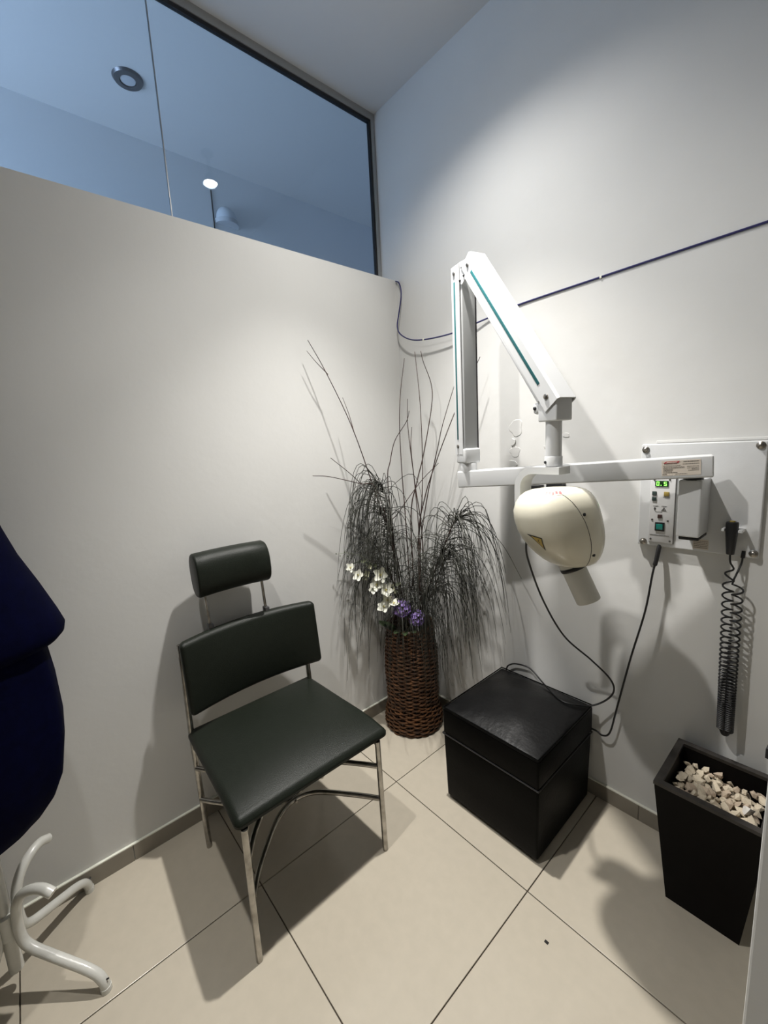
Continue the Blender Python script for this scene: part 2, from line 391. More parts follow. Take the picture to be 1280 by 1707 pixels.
# ------------------------------------------------------------------ ottoman
t = thing('ottoman', (.79, -.23, 0), 'black leather storage ottoman cube between basket and planter', 'ottoman')
def bodyfn(p, q):
    p = p.copy(); s = 1 - .03 * (.275 - p.z) / .275
    p.x = .795 + (p.x - .795) * s; p.y = -.233 + (p.y + .233) * s
    return p
obj('body', rbox((.598, -.430, .014), (.992, -.036, .283), .008, 3, bodyfn, 2), 'leather', t)
def wr_(p, q):
    p = p.copy()
    if q.z > 0:
        ed = (1 - q.x ** 4) * (1 - q.y ** 4); p.z += .036 * (1 - abs(q.x) ** 2.4) * (1 - abs(q.y) ** 2.4) * q.z - .004
        # puckers along the front edge
        s = max(0, -q.y - .55) * ed * (1 + .8 * abs(q.x))
        p.z += q.z * s * (.005 * sin(9 * q.x + 5 * q.y * q.x + 1) * sin(4 * q.x + 7 * q.y) + .0045 * sin(31 * q.x + 12 * q.x * q.y + 1.3) * abs(q.x) + .002 * sin(53 * q.x + 20 * q.y))
        p.z += q.z * ed * .002 * sin(5 * q.x + 3) * cos(7 * q.y)
    return p
obj('lid', rbox((.600, -.433, .289), (.994, -.034, .392), .007, 2, None, 2), 'leather', t)
obj('cushion_top', rbox((.601, -.432, .370), (.993, -.035, .399), .007, 44, wr_, 2), 'leather_top', t)
ring = lambda z_, x0, x1, y0, y1: [(x0, y0, z_), (x1, y0, z_), (x1, y1, z_), (x0, y1, z_), (x0, y0, z_)]
obj('piping', MB().tube(ring(.397, .602, .992, -.431, -.036), .0028, 6), 'leather', t)
obj('seam_trim', MB().tube(ring(.286, .597, .994, -.432, -.035), .0034, 6), 'rubber', t)
for x_ in (.635, .955):
    for y_ in (-.395, -.075): obj('foot', MB().lathe([(.016, 0), (.018, .015)], V(x_, y_, 0), 12), 'black', t)

# ------------------------------------------------------------------ wicker basket
BC = V(.176, -.182, 0)
t = thing('wicker_basket', BC, 'tall dark brown wicker basket holding dried stems in the corner', 'basket')
def br_(z):
    P = [(0, .136), (.03, .140), (.07, .137), (.12, .122), (.20, .124), (.30, .127), (.38, .124), (.45, .117), (.53, .114)]
    for (a, ra), (b, rb) in zip(P, P[1:]):
        if z <= b: u = (z - a) / (b - a); u = u * u * (3 - 2 * u); return ra + (rb - ra) * u
    return P[-1][1]
def brim(t_): return 0
mb = MB(); NS = 24; K = 96; row = 0; z = .006
while z < .520:
    pts = []
    for j in range(K):
        th = 2 * pi * j / K
        r = br_(z) + .0048 * sin(NS / 2 * th + (row % 2) * pi) + .0012 * sin(3 * th + row * 1.7)
        zz = z + .0016 * sin(5 * th + row * .9) + .0012 * sin(11 * th + row)
        pts.append(BC + V(r * cos(th), r * sin(th), max(.0045, zz)))
    n = 5; vs = []
    for j in range(K):
        th = 2 * pi * j / K; a = V(cos(th), sin(th), 0)
        for m in range(n):
            ph = 2 * pi * m / n; vs.append(pts[j] + a * (.0042 * cos(ph)) + V(0, 0, .0054 * sin(ph)))
    mb.add(vs, [(j * n + m, ((j + 1) % K) * n + m, ((j + 1) % K) * n + (m + 1) % n, j * n + (m + 1) % n) for j in range(K) for m in range(n)])
    z += .0098; row += 1
wv = obj('weave', mb, 'wicker', t); tag(wv, kind='stuff')
for k in range(NS):
    th = 2 * pi * (k + .5) / NS
    obj('stake', MB().tube([BC + V((br_(z_) - .001) * cos(th), (br_(z_) - .001) * sin(th), z_) for z_ in (.002, .06, .12, .2, .3, .4, .5, .525)], .0035, 5), 'wicker_dark', t)
mb = MB()
for ph in (0, pi / 2):
    mb.tube([BC + V((.114 + .004 * cos(24 * a + ph)) * cos(a), (.114 + .004 * cos(24 * a + ph)) * sin(a), .526 + .004 * sin(24 * a + ph)) for a in [2 * pi * j / 144 for j in range(145)]], .0052, 5)
obj('rim', mb, 'wicker', t)
obj('base', MB().lathe([(.001, .002), (.13, .002), (.13, .008), (.001, .008)], BC, 32), 'wicker_dark', t)

# ------------------------------------------------------------------ dried twigs
def base_of(p): return V(BC.x + random.uniform(-.05, .05), BC.y + random.uniform(-.05, .05), .12)
def twig(pts, label, forks=(), r=.0036):
    pts = [Vector(q) for q in pts][::-1]
    b = pts[0]; dxy_ = V(b.x - BC.x, b.y - BC.y, 0)
    if dxy_.length > .06: dxy_ = dxy_ * (.06 / dxy_.length)
    root = BC + dxy_ + V(0, 0, .50); pts = [BC + dxy_ * .4 + V(0, 0, .02), root] + [q for q in pts if q.z > .64]
    P = spline(pts, 5); k = len(P); P = [V(max(.006, q.x), min(-.006, q.y), q.z) for q in P]
    mb = MB().tube(P, [r * (1 - .62 * i / (k - 1)) for i in range(k)], 5)
    if not forks:
        return tag(obj('twig', mb, 'twig', org=P[0]), label, 'twig', 'bare dried twigs in the wicker basket')
    t = thing('twig', P[0], label, 'twig', 'bare dried twigs in the wicker basket')
    obj('stem', mb, 'twig', t)
    for f in forks:
        f = spline([Vector(q) for q in f][::-1], 4); obj('side_shoot', MB().tube(f, [r * .5 * (1 - .5 * i / (len(f) - 1)) for i in range(len(f))], 5), 'twig', t)
twig([(0.05, -0.561, 1.839), (0.071, -0.499, 1.715), (0.103, -0.409, 1.495), (0.128, -0.336, 1.248), (0.153, -0.263, 0.96), (0.17, -0.213, 0.654)],
     'long bare twig leaning far left, forked at its tip', [[(0.05, -0.57, 1.796), (0.062, -0.536, 1.752), (0.074, -0.49, 1.705)], [(0.076, -0.425, 1.613), (0.09, -0.408, 1.543), (0.104, -0.392, 1.45)]])
twig([(0.06, -0.499, 1.358), (0.1, -0.393, 1.253), (0.131, -0.312, 1.136), (0.156, -0.247, 0.957), (0.173, -0.203, 0.652)], 'shorter straight twig pointing left beneath the long leaning one')
twig([(0.09, -0.614, 1.291), (0.106, -0.539, 1.28), (0.134, -0.404, 1.239), (0.149, -0.332, 1.216), (0.16, -0.281, 1.05), (0.171, -0.226, 0.719)], 'twig bent over and reaching nearly level to the left')
twig([(0.201, -0.163, 1.776), (0.183, -0.182, 1.617), (0.176, -0.189, 1.461), (0.177, -0.188, 1.258), (0.181, -0.184, 1.094), (0.185, -0.18, 0.77)], 'tall upright twig nearest the wall corner')
twig([(0.205, -0.159, 1.6), (0.202, -0.162, 1.494), (0.207, -0.156, 1.372), (0.218, -0.146, 1.204), (0.234, -0.129, 0.945)], 'mid-height upright twig right of the corner twig')
twig([(0.209, -0.155, 1.547), (0.198, -0.166, 1.499), (0.159, -0.207, 1.416), (0.141, -0.226, 1.322), (0.13, -0.237, 1.239), (0.137, -0.23, 0.951)], 'crooked twig with a zigzag bend near its top')
twig([(0.233, -0.129, 1.801), (0.244, -0.119, 1.581), (0.244, -0.118, 1.325), (0.237, -0.126, 1.127), (0.218, -0.146, 0.858)], 'tall straight reddish twig in the middle of the bunch')
twig([(0.252, -0.11, 1.802), (0.258, -0.104, 1.758), (0.279, -0.081, 1.664), (0.281, -0.079, 1.585), (0.265, -0.097, 1.454), (0.244, -0.118, 1.325), (0.222, -0.141, 1.213), (0.199, -0.165, 1.043)], 'tall twig with a bow to the right near its tip')
twig([(0.538, -0.07, 1.728), (0.515, -0.077, 1.685), (0.433, -0.104, 1.526), (0.339, -0.134, 1.309), (0.282, -0.152, 1.153), (0.242, -0.165, 0.953)], 'long twig leaning right behind the x-ray arm')
twig([(0.431, -0.1, 1.639), (0.375, -0.119, 1.478), (0.347, -0.128, 1.372), (0.292, -0.147, 1.153), (0.248, -0.162, 0.896)], 'thin twig leaning right, ending at the lower x-ray arm')
twig([(0.214, -0.149, 1.474), (0.209, -0.154, 1.377), (0.216, -0.147, 1.213), (0.224, -0.139, 0.946)], 'shortest upright twig in the middle of the bunch')
twig([(0.295, -0.065, 1.305), (0.234, -0.129, 1.22), (0.159, -0.206, 1.081), (0.129, -0.238, 1.01), (0.151, -0.215, 0.772)], 'twig crossing the others from lower left to right')

# ------------------------------------------------------------------ feathery dried grass
def clampw(q): return V(max(.007, q.x), min(-.007, q.y), max(.30, q.z))
def plume(stem, label, nb, lean, spread, lmin, lmax, seed, s0=.35, rb=.0014, droop=1.0):
    rnd = random.Random(seed); S = [clampw(q) for q in spline(stem, 10)]
    t = thing('grass_plume', S[0], label, 'dried grass', 'drooping dried grass in the wicker basket')
    k = len(S); obj('stem', MB().tube(S, [.0045 * (1 - .5 * i / (k - 1)) for i in range(k)], 6), 'twig', t)
    mb = MB()
    for i in range(nb):
        s = s0 + (1 - s0) * rnd.random() ** 1.25; f = s * (k - 1); j = min(int(f), k - 2)
        p0 = S[j].lerp(S[j + 1], f - j); tan = (S[j + 1] - S[j]).normalized()
        az = rnd.uniform(0, 2 * pi); out = V(cos(az), sin(az), 0) + Vector(lean) * rnd.uniform(0, 1.3)
        out = out.normalized() * spread * rnd.uniform(.35, 1.3); L = rnd.uniform(lmin, lmax) * (1.15 - .35 * s)
        ex = rnd.uniform(1.35, 2.4); rise = rnd.choice((rnd.uniform(.0, .3), rnd.uniform(.2, .55))) * L; pts = []; n = 10; wob = rnd.uniform(-.05, .05); wp = rnd.uniform(0, 6)
        for m in range(n + 1):
            u = m / n
            h = out * (1 - math.exp(-2.6 * u)) * (.45 + .75 * L / lmax) + V(-out.y, out.x, 0) * wob * 4 * u * u + V(sin(wp + 4 * u), cos(wp + 5 * u), 0) * .010 * u
            z_ = rise * 3.2 * u * math.exp(-1.5 * u) - L * droop * u ** ex
            pts.append(clampw(p0 + h + V(tan.x, tan.y, 0) * .05 * u + V(0, 0, z_)))
        mb.tube(pts, [rb * (1 - .75 * (m / n) ** 2) for m in range(n + 1)], 3, caps=False)
    tag(obj('blades', mb, 'grass', t, smooth=False), kind='stuff')
plume([(.17, -.20, .10), (.165, -.22, .55), (.150, -.232, .85), (.145, -.245, 1.06), (.138, -.275, 1.20), (.13, -.305, 1.215)], 'tall arching plume of dark dried grass on the left of the bunch', 230, (-.2, -1, 0), .21, .20, .60, 3, .34, .0017)
plume([(.20, -.17, .10), (.24, -.18, .55), (.31, -.17, .75), (.39, -.155, .94), (.445, -.145, 1.06), (.46, -.14, 1.07)], 'dark dried grass plume nodding right under the x-ray bar', 200, (.8, -.2, 0), .20, .18, .58, 5, .30, .0017)
plume([(.18, -.19, .10), (.19, -.22, .52), (.155, -.26, .76), (.12, -.31, .92), (.10, -.34, .96)], 'low dried grass tuft spilling left behind the white blossoms', 90, (-.3, -1, 0), .19, .15, .5, 8, .3, .0014)
plume([(.21, -.18, .10), (.25, -.19, .53), (.33, -.16, .74), (.38, -.14, .88), (.40, -.13, .90)], 'low dried grass tuft hanging toward the ottoman', 100, (1, -.1, 0), .20, .16, .55, 11, .3, .0014)
plume([(.18, -.18, .10), (.21, -.20, .52), (.22, -.205, .66), (.23, -.20, .78)], 'short upright dried grass tuft in the middle of the basket', 150, (.1, -.2, 0), .13, .10, .28, 14, .3, .0014)
# one long single blade arching over to the x-ray head
tag(obj('dried_grass_stalk', MB().tube(spline([(.20, -.17, .10), (.30, -.16, .60), (.47, -.12, 1.03), (.56, -.11, 1.05), (.66, -.11, .98), (.75, -.12, .86)], 8), .0011, 4), 'grass', org=(.20, -.17, .10)), 'single long grass blade arching right toward the x-ray head', 'dried grass')

# ------------------------------------------------------------------ flowers
def petal(mb, c, R, L, W, cup, n=5, m=6):
    vs = []
    for i in range(m + 1):
        u = i / m; w_ = W * math.sin(pi * min(1, .12 + .88 * u) ** .8) ** .6 if u < 1 else W * .25
        for j in range(n):
            v = (j / (n - 1) - .5) * 2
            vs.append(c + R @ V(L * u, v * w_, cup * L * u * u - .18 * w_ * (1 - v * v)))
    mb.add(vs, [(i * n + j, i * n + j + 1, (i + 1) * n + j + 1, (i + 1) * n + j) for i in range(m) for j in range(n - 1)])
TOCAM = V(.72, -.69, .25).normalized()
def blossom(parent, c, size, seed, m='petal', np_=5, core='petal_core'):
    rnd = random.Random(seed); nrm = (TOCAM + V(rnd.uniform(-.5, .5), rnd.uniform(-.5, .5), rnd.uniform(-.3, .5))).normalized()
    R0 = basis(nrm.orthogonal(), nrm); mb = MB()
    for k in range(np_):
        a = 2 * pi * k / np_ + rnd.uniform(-.2, .2); x = R0 @ V(cos(a), sin(a), rnd.uniform(.05, .4))
        petal(mb, c, basis(x, nrm), size * rnd.uniform(.85, 1.1), size * .42, rnd.uniform(-.1, .35))
    o = obj('blossom', mb, m, parent)
    if core: obj('blossom_core', MB().lathe([(.001, .004), (size * .16, .003), (size * .12, -.003), (.001, -.004)], c + nrm * .004, 8, R0), core, o)
t = thing('orchid_spray', (.19, -.23, .2), 'white orchid spray drooping left over the basket rim', 'flower')
OST = [(.185, -.21, .12), (.19, -.24, .56), (.195, -.285, .70), (.17, -.325, .80), (.13, -.365, .86), (.095, -.40, .875), (.066, -.427, .865)]
obj('stem', MB().tube(spline(OST, 8), .0022, 6), 'leaf', t)
for k, (x, y, z, s) in enumerate([(.066, -.427, .860, .020), (.087, -.404, .824, .024), (.159, -.330, .822, .032), (.143, -.346, .776, .028), (.172, -.318, .749, .030), (.133, -.357, .757, .022), (.174, -.314, .702, .029), (.163, -.326, .668, .028), (.195, -.292, .683, .022)]):
    blossom(t, V(x, y, z) + V(.030, -.030, 0), s * 1.2, 100 + k)
for k, (x, y, z) in enumerate([(.106, -.385, .800), (.112, -.38, .815), (.185, -.30, .745), (.19, -.295, .73), (.125, -.37, .85)]):
    blossom(t, V(x, y, z), .018, 140 + k, 'bud', 4, None)
for k, (x, y, z) in enumerate([(.10, -.40, .875), (.12, -.385, .86), (.15, -.35, .855), (.20, -.285, .755), (.205, -.28, .72)]):
    mb = MB(); a = random.uniform(0, 6); petal(mb, V(x, y, z), basis(V(cos(a), sin(a), .3), TOCAM), .028, .008, .1); obj('leaf', mb, 'sage', t)
# a fine sprig with seed dots at the far left of the spray
t = thing('seed_sprig', (.18, -.23, .2), 'fine pale sprig with tiny seeds above the white blossoms', 'sprig')
SP = [(.18, -.23, .15), (.18, -.25, .6), (.13, -.36, .86), (.08, -.44, .92), (.05, -.50, .925)]
obj('stem', MB().tube(spline(SP, 8), .0009, 4), 'sage', t)
for k, (x, y, z) in enumerate([(.05, -.50, .927), (.058, -.485, .915), (.066, -.465, .93), (.075, -.455, .91), (.085, -.44, .905), (.09, -.425, .93)]):
    obj('seed', MB().lathe([(.001, -.003), (.003, 0), (.001, .003)], V(x, y, z), 6), 'leaf', t)
def hydrangea(c, rad, label, seed):
    rnd = random.Random(seed); t = thing('hydrangea', BC + V(.03, -.03, .2), label, 'flower', 'purple blooms in the wicker basket')
    obj('stem', MB().tube(spline([BC + V(.03, -.03, .2), BC + V(.045, -.045, .5), Vector(c)], 6), .003, 6), 'leaf', t)
    for k in range(44):
        zz = 1 - 2 * (k + .5) / 44; a = k * 2.39996; rr = math.sqrt(1 - zz * zz); d = V(rr * cos(a), rr * sin(a), zz)
        if d.dot(TOCAM) < -.55: continue
        R0 = basis(d.orthogonal(), d); mb = MB(); cc = Vector(c) + d * rad * rnd.uniform(.72, 1)
        for q in range(4):
            b = 2 * pi * q / 4 + a; petal(mb, cc, basis(R0 @ V(cos(b), sin(b), .25), d), rad * .30, rad * .16, .15, 3, 3)
        obj('floret', mb, 'purple', t)
hydrangea((.222, -.274, .643), .043, 'purple hydrangea bloom beside the white blossoms', 1)
hydrangea((.272, -.222, .592), .038, 'lower purple hydrangea bloom on the right of the basket rim', 2)
for k, (x, y, z, ax, ay, az, L) in enumerate([(.185, -.285, .53, -.35, -.55, .55, .09), (.17, -.275, .53, -.6, -.5, .35, .08), (.205, -.275, .53, .3, -.6, .25, .07), (.23, -.265, .53, .5, -.5, .2, .065), (.25, -.245, .53, .6, -.3, .3, .06)]):
    lab = ['long green leaf under the white blossoms', 'green leaf sticking out left at the basket rim', 'small green leaf below the upper purple bloom', 'green leaf between the two purple blooms', 'small green leaf behind the lower purple bloom'][k]
    mb = MB(); c = V(x, y, z); d = V(ax, ay, az).normalized()
    petal(mb, c, basis(d, V(.3, -.3, 1)), L, L * .22, -.15, 5, 8)
    mb.tube([V(BC.x * .6 + x * .4, BC.y * .6 + y * .4, .40), c, c + d * L * .3], .0018, 5)
    tag(obj('leaf', mb, 'leaf', org=c), lab, 'leaf', 'green leaves at the basket rim')

# ------------------------------------------------------------------ dental x-ray machine
X = thing('dental_xray_machine', (1.26, 0, 1.03), 'white wall-mounted dental x-ray unit with folded jointed arm', 'x-ray machine')
wp = obj('wall_plate', rbox((1.113, -.016, 1.032), (1.415, -.0005, 1.358), .004, 1, None, 2), 'plate', X)
for x_, z_ in ((1.126, 1.341), (1.400, 1.346), (1.130, 1.044), (1.404, 1.046)):
    Ry = basis(V(1, 0, 0), V(0, -1, 0))
    b = obj('corner_bolt', MB().lathe([(.0105, -.001), (.0105, .002), (.007, .0035), (.0065, .008), (.004, .010), (.0005, .0105)], V(x_, -.016, z_), 18, Ry), 'bolt', X)
cp = obj('control_panel', rbox((1.145, -.021, 1.046), (1.213, -.0155, 1.262), .002, 1, None, 1), 'strip_face', X)
yF = -.0215
def cpbox(name, x0, x1, z0, z1, m, d=.0015): return obj(name, rbox((x0, yF - d, z0), (x1, yF + .001, z1), min(.0008, d * .4), 1, None, 1), m, cp)
obj('panel_edge', MB().box((1.2127, -.0212, 1.046), (1.2137, -.0165, 1.262)), 'ink', cp, False)
obj('display', rbox((1.158, yF - .002, 1.226), (1.194, yF + .001, 1.244), .001, 1, None, 1), 'display', cp)
def seg7(mb, x, z, h, on, y):
    w_ = h * .62; t_ = h * .13; s = .0
    S = {'a': (x, x + w_, z + h - t_, z + h), 'g': (x, x + w_, z + h / 2 - t_ / 2, z + h / 2 + t_ / 2), 'd': (x, x + w_, z, z + t_),
         'f': (x, x + t_, z + h / 2, z + h), 'b': (x + w_ - t_, x + w_, z + h / 2, z + h), 'e': (x, x + t_, z, z + h / 2), 'c': (x + w_ - t_, x + w_, z, z + h / 2)}
    for k in on: a, b, c, d_ = S[k]; mb.box((a, y, c), (b, y + .0006, d_))
mb = MB(); seg7(mb, 1.162, 1.229, .012, 'abcdef', yF - .0026); seg7(mb, 1.182, 1.229, .012, 'afgcd', yF - .0026); mb.box((1.1735, yF - .0026, 1.229), (1.1755, yF - .002, 1.231))
obj('digits', mb, 'digit', cp, False)
cpbox('button', 1.151, 1.163, 1.198, 1.210, 'dkgreen', .0025); cpbox('button', 1.151, 1.163, 1.180, 1.192, 'dkgreen', .0025)
cpbox('button', 1.183, 1.197, 1.196, 1.210, 'mustard', .0025)
cpbox('indicator', 1.169, 1.181, 1.125, 1.137, 'brownbtn', .0025)
sw = cpbox('switch_frame', 1.163, 1.189, 1.084, 1.112, 'black', .003)
obj('rocker', rbox((1.167, yF - .0055, 1.089), (1.185, yF - .002, 1.107), .001, 1, lambda p, q: p + V(0, -.0015 * q.z, 0), 1), 'lit_switch', cp)
for x_, z_ in ((1.155, 1.247), (1.197, 1.248), (1.154, 1.119), (1.197, 1.118), (1.152, 1.056), (1.205, 1.054)):
    obj('screw', MB().lathe([(.003, 0), (.0025, .0015), (.0005, .0018)], V(x_, yF, z_), 10, Ry), 'ink', cp)
def dashes(mb, x0, x1, z, h, y, rnd, lo=.25, hi=.9, flip=False):   # a line of unreadably small print
    x = x0
    while x < x1:
        l = rnd.uniform(lo, hi) * .004; mb.box((x, y, z), (min(x + l, x1), y + .0004, z + h)); x += l + .0009
rnd = random.Random(5); mb = MB()
for (a, b, z, h) in ((1.150, 1.166, 1.1945, .0010), (1.181, 1.199, 1.1925, .0010), (1.155, 1.170, 1.163, .0014), (1.178, 1.193, 1.163, .0014), (1.162, 1.181, 1.145, .0013), (1.149, 1.203, 1.069, .0018), (1.158, 1.196, 1.222, .0008)):
    dashes(mb, a, b, z, h, yF - .0004, rnd)
mb.box((1.159, yF - .0004, 1.149), (1.1615, yF, 1.157)); mb.prism([(1.1565, 1.155), (1.164, 1.155), (1.160, 1.160)], yF - .0004, yF, lambda a, b, d: V(a, d, b))
obj('print', mb, 'ink', cp, False)
def triring(mb, P, k, fn, d0, d1):
    c = (sum(p[0] for p in P) / 3, sum(p[1] for p in P) / 3); Q = [(c[0] + (a - c[0]) * k, c[1] + (b - c[1]) * k) for a, b in P]
    for i in range(3):
        j = (i + 1) % 3; mb.prism([P[i], P[j], Q[j], Q[i]], d0, d1, fn)
mb = MB(); fnx = lambda a, b, d: V(a, d, b); tri = [(1.178, 1.149), (1.192, 1.149), (1.185, 1.161)]
triring(mb, tri, .68, fnx, yF - .0005, yF); mb.lathe([(.0018, 0), (.0018, .0004)], V(1.185, yF, 1.153), 8, Ry)
obj('warning_symbol', mb, 'ink', cp, False)
mb = MB()
mb.prism([(1.151, 1.252), (1.199, 1.252), (1.202, 1.258), (1.155, 1.258)], yF - .0004, yF, fnx); obj('logo', mb, 'red', cp, False)
mb = MB(); dashes(mb, 1.158, 1.197, 1.2535, .003, yF - .0008, rnd, .6, 1.1); obj('logo_print', mb, 'paper', cp, False)
# pivot box below the bar
pb = obj('pivot_box', rbox((1.243, -.118, 1.094), (1.298, -.014, 1.258), .005, 1, None, 3), 'enamel', X)
obj('pivot_box_base', rbox((1.248, -.112, 1.084), (1.296, -.014, 1.095), .004, 1, None, 2), 'black', X)
obj('pivot_collar', MB().lathe([(.024, 1.257), (.024, 1.270)], V(1.272, -.095, 0), 24), 'black', X)
mb = MB(); mb.box((1.264, -.0168, 1.040), (1.302, -.0158, 1.070)); lbl = obj('warning_label', mb, 'paper', X, False)
mb = MB()
for k in range(5): dashes(mb, 1.266, 1.300, 1.044 + k * .005, .0016, -.0172, rnd)
obj('label_print', mb, 'ink', lbl, False)
# extension bar, drooping slightly to its free end
P1 = V(1.300, -.112, 1.297); P0 = V(.634, -.285, 1.262)
ux = (P1 - P0).normalized(); RB = basis(ux, V(0, 0, 1)); Lb = (P1 - P0).length
bar = obj('extension_bar', rbox((-.032, -.029, -.030), (Lb + .018, .029, .030), .005, 1, lambda p, q: P0 + RB @ p, 3), 'enamel', X)
yb = -.0293
fb = lambda a, b, d: P0 + RB @ V(a, d, b)
lab = obj('rating_label', MB().prism([(Lb - .098, -.020), (Lb - .010, -.020), (Lb - .010, .0215), (Lb - .098, .0215)], yb - .0006, yb + .0004, fb), 'paper', bar, False)
mb = MB(); rnd = random.Random(9)
def bdash(mb, x0, x1, z, h):
    x = x0
    while x < x1:
        l = rnd.uniform(.3, 1) * .004; mb.prism([(x, z), (min(x1, x + l), z), (min(x1, x + l), z + h), (x, z + h)], yb - .0009, yb - .0005, fb); x += l + .0008
for (a, b, z, h) in ((-.048, -.014, .0165, .0018), (-.092, -.062, .0125, .0012), (-.05, -.014, .0105, .0012), (-.094, -.055, .0075, .001), (-.094, -.046, .0035, .001), (-.094, -.046, .0005, .001), (-.094, -.072, -.0025, .001), (-.094, -.072, -.0055, .001), (-.094, -.074, -.0085, .001), (-.094, -.062, -.0120, .0012), (-.040, -.014, .0035, .001), (-.040, -.014, -.001, .001), (-.03, -.014, -.004, .001), (-.038, -.014, -.0075, .001), (-.066, -.040, -.016, .0009), (-.096, -.086, -.0165, .0015)):
    bdash(mb, Lb + a, Lb + b, z, h)
obj('label_print', mb, 'ink', lab, False)
mb = MB(); q = [(Lb - .094, .0145), (Lb - .060, .0145), (Lb - .056, .0195), (Lb - .088, .0195)]
mb.prism(q, yb - .0010, yb - .0005, fb); obj('logo', mb, 'red', lab, False)
mb = MB(); mb.prism([(Lb - .088, .0158), (Lb - .064, .0158), (Lb - .061, .0182), (Lb - .085, .0182)], yb - .0013, yb - .0009, fb); obj('logo_print', mb, 'paper', lab, False)
# lower arm: vertical channel standing on the bar's free end
UA = math.radians(-17); ud = V(cos(UA), sin(UA), 0); nd = V(sin(UA), -cos(UA), 0); zz = V(0, 0, 1)
RA = Matrix((ud, -nd, zz)).transposed()      # local x = out along the arm, y = away from the viewer, z = up
O = V(.634, -.285, 0)
def la(p): return O + RA @ Vector(p)
obj('pivot_post', MB().lathe([(.030, 1.286), (.031, 1.300), (.031, 1.318), (.030, 1.320)], O, 28), 'enamel', X)
obj('pivot_block', rbox((-.028, -.033, 1.320), (.030, .033, 1.372), .006, 1, lambda p, q: la(p), 2), 'enamel', X)
def channel(H0, H1, fn, W=.034, D0=-.036, D1=.016, th=.003):
    mb = MB(); prof = [(D1, -W), (D0 + .006, -W), (D0, -W + .006), (D0, W - .006), (D0 + .006, W), (D1, W), (D1, W - th), (D0 + th + .004, W - th), (D0 + th, W - th - .004), (D0 + th, -W + th + .004), (D0 + th + .004, -W + th), (D1, -W + th)]
    n = len(prof); vs = [fn(V(a, b, H0)) for a, b in prof] + [fn(V(a, b, H1)) for a, b in prof]
    fs = [(i, (i + 1) % n, n + (i + 1) % n, n + i) for i in range(n)]
    for o_ in (0, n):
        for i in range(5): fs.append((o_ + i, o_ + i + 1, o_ + 10 - i, o_ + (11 - i)))
    return mb.add(vs, fs)
arm1 = obj('lower_arm', channel(1.352, 1.985, la), 'enamel', X)
obj('inner_cover', rbox((-.026, -.028, 1.362), (.022, .028, 1.942), .004, 1, lambda p, q: la(p), 2), 'enamel_grey', arm1)
obj('cover_edge', MB().box((-.010, .0285, 1.370), (.0225, .0308, 1.93), RA, O), 'gasket', arm1, False)
obj('stripe', rbox((-.016, -.0352, 1.405), (-.008, -.0335, 1.935), .0005, 1, lambda p, q: la(p), 1), 'teal', arm1)
def side_bolt(c, r, parent, fn, m='bolt'):
    R_ = basis(ud, nd); obj('bolt', MB().lathe([(r, -.001), (r, .003), (r * .6, .0048), (.0004, .005)], fn(c), 16, R_), m, parent)
side_bolt((-.012, -.034, 1.381), .006, arm1, la, 'bolt'); side_bolt((-.012, -.034, 1.962), .006, arm1, la)
# elbow link plates
def P2(a, b, d): return la((a, d, b))
for d0, d1 in ((-.030, -.024), (.024, .030)):
    lk = obj('elbow_link', MB().prism([(-.022, 1.955), (-.024, 1.985), (.02, 1.988), (.060, 1.984), (.078, 1.966), (.070, 1.940), (.026, 1.915), (.0, 1.930)], d0, d1, P2), 'enamel', X, True)
for (a, b) in ((.030, 1.966), (.040, 1.938), (.018, 1.930)): side_bolt((a, -.030, b), .0036, X, la, 'gasket')
# upper arm from the elbow down to the wrist
E0 = V(.066, 0, 1.960); E1 = V(.405, 0, 1.505); ax = (E1 - E0).normalized()
az = V(ax.z, 0, -ax.x) * -1      # arm's outer side (up and out)
az = V(-ax.z, 0, ax.x) if V(-ax.z, 0, ax.x).z > 0 else V(ax.z, 0, -ax.x)
La = (E1 - E0).length
def ua(p):     # p: x -> inward(-)/outward depth, y lateral, z along the arm
    return la(E0 + az * (-p[0]) + V(0, p[1], 0) + ax * p[2])
arm2 = obj('upper_arm', channel(-.025, La + .030, ua, .034, -.030, .026), 'enamel', X)
obj('stripe', rbox((-.004, -.0352, .030), (.005, -.0335, La - .045), .0005, 1, lambda p, q: ua(p), 1), 'teal', arm2)
obj('inner_cover', rbox((-.010, -.029, .02), (.022, .029, La - .02), .004, 1, lambda p, q: ua(p), 2), 'enamel_grey', arm2)
obj('lower_lip', rbox((.026, -.0335, .01), (.034, -.030, La - .01), .001, 1, lambda p, q: ua(p), 1), 'enamel', arm2)
side_bolt((0, -.034, 0), .006, arm2, ua); side_bolt((0, -.034, La), .0075, arm2, ua)
# wrist block, column, yoke
W0 = la(E1); CX = la((.400, 0, 0))
def wb(p): return V(CX.x, CX.y, 0) + RA @ Vector(p)
obj('wrist_block', rbox((-.030, -.029, 1.440), (.036, .029, 1.510), .004, 1, lambda p, q: wb(p), 2), 'enamel', X)
obj('wrist_lug', rbox((-.052, -.029, 1.462), (-.022, .029, 1.494), .010, 1, lambda p, q: wb(p), 3), 'enamel', X)
side_bolt((-.040, -.029, 1.478), .005, X, wb, 'gasket')
obj('column', MB().lathe([(.0215, 1.340), (.0215, 1.441)], CX, 28), 'enamel', X)
obj('column_collar', MB().lathe([(.0235, 1.318), (.0235, 1.343), (.0225, 1.345)], CX, 28), 'enamel', X)
obj('collar_screw', MB().lathe([(.004, 0), (.004, .003)], CX + nd * .0225 + V(0, 0, 1.329) - ud * .006, 10, basis(ud, nd)), 'gasket', X)
YK = math.radians(173); yd = V(cos(YK), sin(YK), 0); yn = V(-yd.y, yd.x, 0); YC = V(CX.x, CX.y, 0)
